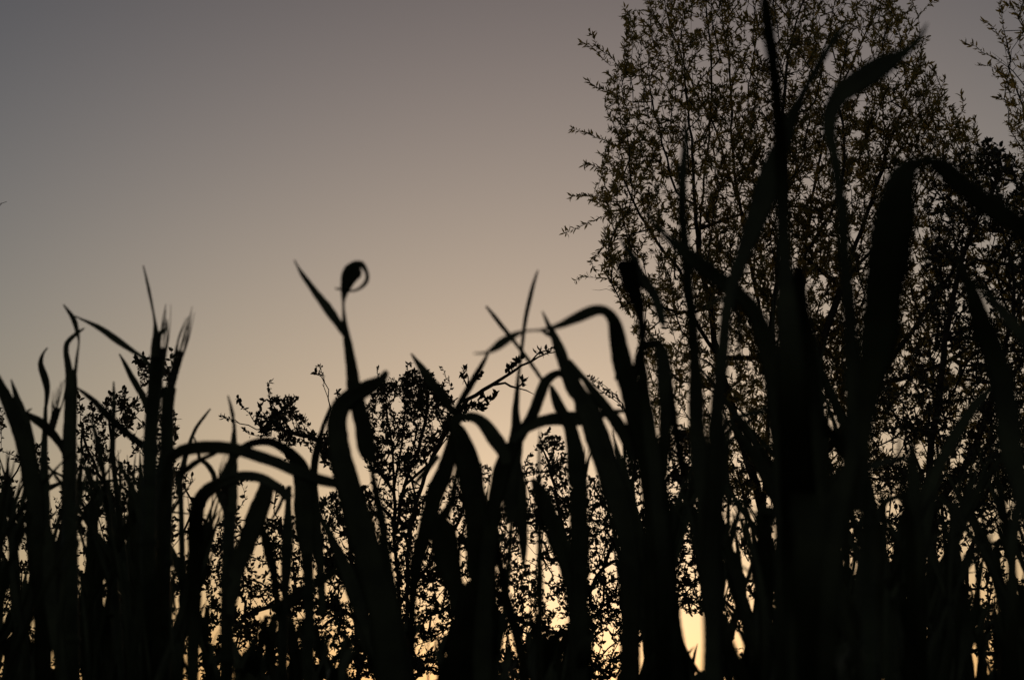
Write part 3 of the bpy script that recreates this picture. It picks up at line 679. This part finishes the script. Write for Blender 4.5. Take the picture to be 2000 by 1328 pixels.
    lv.add(V.reshape(-1, 3), np.concatenate([i + [0, 1, 2, 5], i + [5, 2, 3, 4]], 0).reshape(-1, 4))
    root = empty(name, loc, label, cat, group)
    trunk.build('trunk', MAT['bark'], root, loc)
    if wood.v: wood.build('branches', MAT['bark'], root, loc)
    lv.build('crown', MAT['willow' if kind == 'willow' else 'shrub'], root, loc, smooth=False)
    print(name, cnt, m)
    return root

willow_holes = [(1351,145,18),(1303,283,20),(1354,304,18),(1267,271,12),(1288,475,26),(1249,465,15),(1378,471,12),(1273,510,18),(1291,568,14),(1393,577,10),(1530,18,15),(1693,105,20),
    (1840,271,14),(1756,319,16),(1952,307,8),(1717,337,15),(1560,396,12),(1681,453,12),(1506,471,12),(1937,462,15),(1795,523,12),(1783,640,24),(1630,540,12),(1614,598,10),(1916,757,14),(1750,860,26),(1799,875,12),(1440,545,10),(1330,640,10)]
grow('willow_tree', 'tall fine leaved willow tree filling the upper right behind the barley', 'tree', 13.0,
     roots=[[(1540, 1330), (1520, 1150), (1490, 1000), (1462, 900), (1430, 800), (1402, 700), (1392, 631), (1381, 571), (1366, 495), (1357, 400), (1352, 300, -.4), (1340, 180), (1330, 60)],
            [(1402, 700), (1350, 610, -.5), (1330, 529), (1300, 495), (1267, 450), (1237, 396), (1215, 350)],
            [(1366, 480), (1372, 380, .4), (1385, 270, .4), (1390, 180), (1388, 90), (1380, 0), (1378, -90)],
            [(1357, 400), (1322, 375), (1300, 310), (1286, 250), (1273, 200), (1262, 130)],
            [(1490, 1000), (1500, 850, .6), (1498, 700, .6), (1475, 560, .8), (1448, 420, .8), (1430, 280, .8), (1424, 130, .6), (1400, -40, .6)],
            [(1520, 1150), (1552, 950, -.5), (1575, 800, -.6), (1605, 680, -.7), (1642, 560, -.6), (1682, 450, -.5), (1722, 330, -.3), (1762, 210), (1800, 110)],
            [(1575, 800), (1568, 640, .5), (1572, 500, .8), (1590, 360, 1), (1625, 220, 1), (1680, 90, 1), (1750, -40, 1)],
            [(1498, 700), (1520, 520, -.5), (1535, 360, -.6), (1530, 220, -.6), (1545, 80, -.4), (1590, -60, -.4)],
            [(1448, 420), (1420, 330, .3), (1400, 260, .5), (1360, 180, .6), (1320, 80, .5), (1290, -20, .4)],
            [(1600, 900), (1680, 790, -.4), (1750, 690, -.6), (1820, 590, -.4), (1880, 500), (1930, 400)],
            [(1642, 560), (1720, 470, .3), (1790, 390, .5), (1850, 300, .6), (1880, 240, .4)],
            [(1572, 500), (1630, 400, -.3), (1650, 300, -.5), (1640, 180, -.4), (1660, 60, -.4)],
            [(1350, 610), (1290, 600), (1240, 585), (1215, 600)], [(1262, 592), (1235, 574), (1212, 568), (1185, 567), (1155, 565)],
            [(1680, 760), (1760, 740), (1860, 700), (1950, 640), (2020, 600)]],
     polys=[([(1290, -60), (1240, 5), (1215, 30), (1218, 100), (1185, 140), (1180, 200), (1190, 240), (1165, 290), (1165, 340), (1150, 390), (1185, 425), (1175, 480), (1170, 520), (1195, 560), (1215, 600),
              (1240, 680), (1262, 760), (1290, 860), (1330, 930), (1400, 980), (2060, 980), (2060, 360), (1950, 290), (1885, 235), (1850, 190), (1840, 140), (1800, 100), (1795, 50), (1780, 10), (1780, -60), (1600, -150), (1400, -150)], 1.0)],
     strands=[[(1225, 150), (1190, 110), (1165, 90), (1150, 62)], [(1195, 130), (1160, 95), (1136, 85)], [(1235, 200), (1190, 180), (1165, 172), (1147, 156)], [(1235, 300), (1180, 275), (1150, 262), (1118, 250)],
              [(1240, 210), (1225, 110), (1230, 50), (1222, 12)], [(1235, 345), (1180, 330), (1150, 322), (1140, 320)], [(1235, 400), (1170, 390), (1135, 382), (1113, 386)], [(1245, 410), (1185, 420), (1140, 440), (1104, 458)],
              [(1262, 600), (1215, 555), (1160, 541), (1122, 549)], [(1260, 450), (1205, 470), (1160, 500), (1158, 525)], [(1740, 110), (1780, 50), (1810, 15), (1830, 0)], [(1740, 200), (1790, 150), (1800, 90), (1812, 70)],
              [(1800, 250), (1830, 190), (1848, 150)], [(1850, 250), (1880, 215), (1878, 185)], [(1880, 300), (1900, 260), (1903, 225)]],
     kind='willow', n=7400, depth=1.3, seed=3, holes=willow_holes, trunk_r=.042, leaf_px=11.5, perpt=7, twig_r=.0013,
     clumps=[(1400, 410, 34, 40), (1490, 140, 26, 20), (1560, 90, 36, 30), (1420, 330, 24, 16), (1600, 500, 45, 40), (1490, 250, 120, 230), (1600, 420, 150, 330), (1760, 260, 100, 170), (1450, 520, 90, 130), (1870, 460, 120, 240), (1700, 640, 150, 300), (1250, 300, 70, 60), (1680, 780, 70, 130), (1620, 680, 60, 110), (1570, 420, 50, 50), (1500, 620, 60, 80)])
grow('willow_tree', 'second willow tree reaching in from the right frame edge', 'tree', 13.8,
     roots=[[(2150, 1330), (2140, 900), (2110, 600), (2080, 400), (2060, 200), (2050, 0), (2060, -150)], [(2080, 400), (2030, 300), (1995, 200), (1970, 130), (1960, 60)], [(2060, 250), (2010, 180), (1980, 140), (1940, 105)]],
     polys=[([(1975, -30), (1990, 60), (1985, 110), (1935, 140), (1940, 160), (1965, 200), (1960, 260), (2000, 330), (1950, 420), (2000, 700), (2250, 700), (2250, -150), (2000, -150)], 1.0)],
     strands=[[(1980, 140), (1940, 112), (1905, 92), (1880, 84)], [(1975, 120), (1962, 60), (1955, 25), (1953, 5)], [(1985, 130), (1945, 60), (1925, 45)], [(1990, 170), (1950, 135), (1915, 128)], [(2000, 220), (1965, 195), (1950, 190)], [(2000, 60), (1980, 20), (1968, 10)]],
     kind='willow', n=1500, depth=1.0, seed=8, trunk_r=.05, leaf_px=12.5, perpt=5, twig_r=.0017)
# dark broad-leaved bush inside and below the willow, right
grow('hawthorn_bush', 'dark round leaved bush standing below the willow at the right frame edge', 'bush', 9.0,
     roots=[[(1830, 1330), (1822, 1100), (1815, 900), (1835, 780), (1850, 640), (1880, 500), (1930, 380)], [(1815, 900), (1780, 820), (1740, 760), (1700, 720)], [(1822, 1000), (1900, 880), (1960, 700), (1980, 560), (1950, 400)], [(1815, 960), (1770, 850), (1762, 760)]],
     polys=[([(1820, 330), (1900, 270), (1990, 300), (2060, 400), (2060, 1300), (1640, 1300), (1560, 1000), (1640, 920), (1700, 900), (1690, 800), (1760, 700), (1790, 620), (1800, 500)], 1.0)],
     strands=[], kind='shrub', n=2100, depth=.9, seed=12, holes=[(1783, 650, 26), (1740, 870, 34), (1790, 880, 24), (1937, 462, 16), (1916, 757, 16), (1920, 620, 14), (1750, 1000, 16), (1880, 880, 16), (1905, 900, 12)],
     clumps=[(1930, 300, 30, 26), (1960, 330, 26, 20), (1870, 640, 50, 40), (1930, 930, 70, 60), (1960, 800, 50, 30)], trunk_r=.026, leaf_px=10.5, perpt=3, twig_r=.0015)
# shrubs of the hedge, left to right
grow('hedge_shrub', 'leafy hedge shrub at the left frame edge', 'shrub', 7.4,
     roots=[[(-40, 1330), (-30, 1100), (-10, 950), (0, 850)], [(-20, 1000), (30, 920), (60, 880)]],
     polys=[([(-60, 800), (0, 792), (14, 830), (30, 850), (50, 880), (90, 860), (110, 1328), (-80, 1328)], 1)], strands=[[(0, 860), (5, 820), (2, 798)]],
     kind='shrub', n=420, depth=.5, seed=31, trunk_r=.011, leaf_px=10, perpt=3, twig_r=.0011)
grow('hedge_shrub', 'hedge shrub with a dense tuft behind the bearded ears', 'shrub', 7.0,
     roots=[[(250, 1330), (246, 1150), (235, 1000), (222, 900), (215, 830), (212, 790)], [(246, 1150), (280, 950), (300, 820), (312, 740), (300, 705)], [(235, 1000), (170, 880), (155, 800)]],
     polys=[([(150, 800), (190, 790), (205, 765), (250, 772), (285, 790), (270, 740), (264, 700), (295, 690), (335, 695), (345, 820), (350, 900), (400, 950), (430, 1328), (100, 1328), (105, 960), (150, 880)], 1)],
     strands=[[(290, 730), (275, 705), (262, 700)], [(325, 730), (335, 700), (334, 685)], [(160, 830), (156, 790), (150, 770)], [(240, 800), (243, 770), (238, 760)], [(190, 830), (178, 800), (175, 790)], [(330, 850), (340, 838), (343, 852)]],
     kind='shrub', n=1350, depth=.5, seed=32, trunk_r=.011, leaf_px=10, perpt=3, twig_r=.0011, clumps=[(235, 800, 36, 22), (285, 715, 20, 10)])
grow('hedge_shrub', 'hedge shrub with long level sprays above the lower arches', 'shrub', 6.8,
     roots=[[(700, 1330), (690, 1150), (675, 1000), (660, 930), (640, 880), (610, 855), (570, 845), (530, 838), (500, 836), (470, 828), (440, 818)],
            [(570, 845), (545, 810), (528, 780), (522, 760)], [(660, 930), (655, 860), (648, 800), (638, 760), (628, 730)], [(690, 1150), (620, 1080), (560, 1040), (510, 1020)], [(700, 1200), (620, 1180), (540, 1180), (480, 1200)]],
     polys=[([(500, 795), (520, 770), (575, 775), (590, 810), (610, 830), (650, 850), (660, 930), (600, 880), (545, 860), (500, 845)], .14),
            ([(440, 1000), (480, 1030), (530, 1010), (600, 1000), (660, 950), (700, 1000), (740, 1328), (400, 1328), (400, 1100)], 1.0)],
     strands=[[(470, 828), (445, 816), (428, 812)], [(510, 836), (485, 806), (470, 788), (461, 778)], [(526, 780), (524, 760), (525, 746)], [(570, 810), (572, 785), (577, 772)], [(640, 770), (630, 740), (624, 712)], [(632, 745), (620, 730), (616, 722)],
              [(650, 800), (662, 770), (660, 765)], [(560, 860), (555, 880), (562, 900)], [(530, 850), (500, 852), (475, 838)], [(450, 1010), (478, 975), (470, 940)], [(560, 1040), (535, 1000), (540, 960)], [(480, 1060), (462, 1030), (458, 1000)], [(560, 960), (520, 940), (490, 935), (455, 940)]],
     kind='shrub', n=2000, depth=.45, seed=33, trunk_r=.010, leaf_px=9, perpt=3, twig_r=.0011, holes=[(470, 985, 16), (510, 1080, 12), (545, 1010, 14), (1033, 1080, 14)], clumps=[(545, 800, 26, 12), (650, 1190, 36, 30), (480, 1230, 36, 26)])
grow('hedge_shrub', 'hedge shrub with a rounded brownish crown right of the curled plant', 'shrub', 7.6,
     roots=[[(790, 1330), (780, 1180), (772, 1050), (770, 960), (765, 880), (755, 800), (750, 750)], [(772, 1050), (790, 950), (815, 880), (835, 800), (830, 740)], [(770, 960), (730, 900), (715, 840), (722, 790)], [(780, 1180), (840, 1100), (880, 1050), (910, 980)], [(790, 950), (850, 890), (875, 850)]],
     polys=[([(705, 860), (715, 790), (740, 745), (765, 735), (800, 722), (845, 725), (865, 760), (890, 780), (885, 830), (850, 880), (810, 930), (760, 950), (715, 920)], .42), ([(690, 940), (760, 960), (830, 950), (900, 920), (960, 900), (960, 1328), (720, 1328), (680, 1100)], 1.0)],
     strands=[[(745, 760), (738, 730), (740, 714)], [(800, 750), (795, 715), (802, 708)], [(860, 770), (870, 740), (862, 716)], [(870, 780), (882, 755), (874, 738)], [(770, 950), (780, 900), (790, 850)]],
     kind='shrub', n=3000, depth=.6, seed=34, trunk_r=.010, leaf_px=7.8, perpt=3, twig_r=.0011, clumps=[(808, 748, 26, 14), (825, 785, 30, 18)], holes=[(830, 1265, 18), (815, 930, 14)])
grow('hedge_shrub', 'hedge shrub sending one long bare branch up under the high arch', 'shrub', 6.6,
     roots=[[(800, 1330), (795, 1150), (805, 1020), (830, 930), (860, 860), (885, 815), (905, 790), (928, 772), (960, 752), (1000, 728), (1035, 706), (1070, 692), (1088, 684)],
            [(960, 745), (985, 750), (1010, 757), (1045, 770)], [(885, 815), (905, 775), (915, 745), (912, 728)], [(905, 790), (935, 790), (965, 775)]],
     polys=[([(870, 830), (900, 790), (925, 775), (930, 800), (900, 830), (880, 860)], .2)],
     strands=[[(1035, 706), (1055, 688), (1078, 680)], [(1000, 728), (1005, 712), (1020, 700)], [(912, 760), (905, 735), (912, 722)], [(920, 750), (930, 740), (938, 728)], [(930, 790), (940, 775), (958, 780), (970, 770)], [(925, 795), (935, 800), (945, 790)], [(1010, 757), (1020, 748), (1022, 740)], [(985, 738), (995, 722), (998, 715)]],
     kind='shrub', n=34, depth=.1, seed=35, trunk_r=.010, leaf_px=13, perpt=3, twig_r=.0022, seg=18)
grow('hedge_shrub', 'hedge shrub glowing at its edges in front of the brightest sky', 'shrub', 7.8,
     roots=[[(1130, 1330), (1125, 1200), (1110, 1080), (1090, 980), (1070, 900), (1055, 860)], [(1125, 1200), (1190, 1080), (1230, 960), (1240, 860), (1215, 790), (1190, 760), (1160, 738)], [(1110, 1080), (1030, 1000), (1000, 940)], [(1190, 1080), (1270, 980), (1330, 900)], [(1125, 1250), (1000, 1200), (950, 1120)]],
     polys=[([(1040, 880), (1065, 850), (1100, 850), (1110, 900), (1160, 930), (1250, 860), (1330, 820), (1400, 900), (1400, 1200), (1300, 1200), (1200, 1328), (920, 1328), (930, 1140), (960, 1000), (1010, 960)], 1.0)],
     strands=[[(1215, 790), (1185, 762), (1165, 745), (1147, 732)], [(1220, 800), (1200, 770), (1180, 762)], [(1225, 800), (1190, 775), (1160, 752), (1155, 735)], [(1250, 860), (1280, 780), (1300, 770)], [(1055, 880), (1060, 850), (1075, 842)], [(1010, 960), (1030, 900), (1040, 885)]],
     kind='shrub', n=4200, depth=.6, seed=36, trunk_r=.010, leaf_px=7.8, perpt=3, twig_r=.0011, holes=[(1033, 1085, 24), (1055, 900, 20), (1080, 940, 16), (1120, 1010, 18), (1355, 1235, 24), (1350, 1150, 10), (1180, 1245, 16), (1170, 1000, 12), (1200, 1120, 10)])
grow('hedge_shrub', 'hedge shrub low behind the black tangle right of the glow', 'shrub', 7.2,
     roots=[[(1500, 1330), (1490, 1200), (1470, 1080), (1450, 980), (1440, 900)], [(1490, 1200), (1560, 1080), (1620, 980)], [(1490, 1250), (1400, 1150), (1370, 1050)]],
     polys=[([(1370, 1000), (1430, 900), (1520, 900), (1640, 900), (1720, 1000), (1800, 1040), (1840, 1328), (1380, 1328), (1385, 1200)], 1.0)],
     strands=[], kind='shrub', n=1500, depth=.5, seed=37, trunk_r=.011, leaf_px=9, perpt=3, twig_r=.0011, holes=[(1490, 940, 16), (1747, 1000, 14)])
# bare sapling just outside the left frame edge, one twig tip reaching in
r = empty('bare_sapling', (at(-60, 1300, 8.0)[0], 8.0, 0), 'bare twig tip poking in at the left frame edge', 'sapling')
mb = MB(); loc = tuple(r.location)
Q = smooth_path(np.array([(-60, 1500, 0), (-62, 1200, 0), (-50, 900, 0), (-48, 650, 0), (-30, 480, 0), (-6, 408, 0), (13, 394, 0)], float), 20)
C = at(Q[:, 0], Q[:, 1], 8.0); C[0] = loc
tube(mb, C, np.linspace(.014, .0016, len(C)), 6)
Q = np.array([(-30, 480), (-14, 430), (-4, 402), (3, 396)], float); tube(mb, at(Q[:, 0], Q[:, 1], 8.0), [.004, .003, .002, .001], 5)
mb.build('trunk', MAT['bark'], r, loc)
# overhead wire seen through the willow, with the post that carries it
wr = MB(); t = np.linspace(0, 1, 40)
a, b = at(1125, 562, 19.0), at(1807, 570, 16.5); e2 = b + (b - a) * .8
def span(mb, p, q, sag, r=.0035):
    C = p * (1 - t[:, None]) + q * t[:, None]; C[:, 2] -= sag * 4 * t * (1 - t); tube(mb, C, np.full(40, r), 5)
r = empty('wire_post', (float(b[0]), float(b[1]), 0), 'thin dark post carrying a wire, half hidden in the willow', 'post')
mb = MB(); tube(mb, [(b[0], b[1], 0), (b[0], b[1], b[2] * .5), (b[0], b[1], b[2] + .15)], [.022, .018, .013], 8)
mb.build('pole', MAT['bark'], r, tuple(r.location))
mb = MB(); tube(mb, [(b[0], b[1] - .02, b[2] - .02), (b[0], b[1] - .02, b[2] + .03), (b[0], b[1] - .02, b[2] + .06)], [.02, .03, .012], 8); mb.build('insulator', MAT['wire'], r, tuple(r.location))
mb = MB(); span(mb, b, e2, .05); mb.build('wire', MAT['wire'], r, tuple(r.location))

# distant hedge on the horizon
hr = np.random.default_rng(9); m = 26000
X = hr.uniform(-170, 170, m); Yh = 210 + hr.normal(0, 3, m) + 10 * np.sin(X * .03)
H = 3.2 + 1.0 * np.sin(X * .11) + .7 * np.sin(X * .37 + 1) + .5 * np.sin(X * .9)
Z = H * hr.random(m) ** .8
c3 = np.stack([X, Yh, Z], 1); d = hr.normal(0, 1, (m, 3)); d /= np.linalg.norm(d, axis=1)[:, None]
s_ = np.cross(d, hr.normal(0, 1, (m, 3))); s_ /= np.linalg.norm(s_, axis=1)[:, None]
q = .38
V = np.stack([c3 - d * q, c3 + s_ * q * .6, c3 + d * q, c3 - s_ * q * .6], 1)
mb = MB(); mb.add(V.reshape(-1, 3), (np.arange(m)[:, None] * 4 + np.arange(4)))
o = mb.build('far_hedgerow', MAT['shrub'], smooth=False); o['kind'] = 'stuff'; o['label'] = 'far dark hedgerow low on the horizon behind the glow'; o['category'] = 'hedgerow'
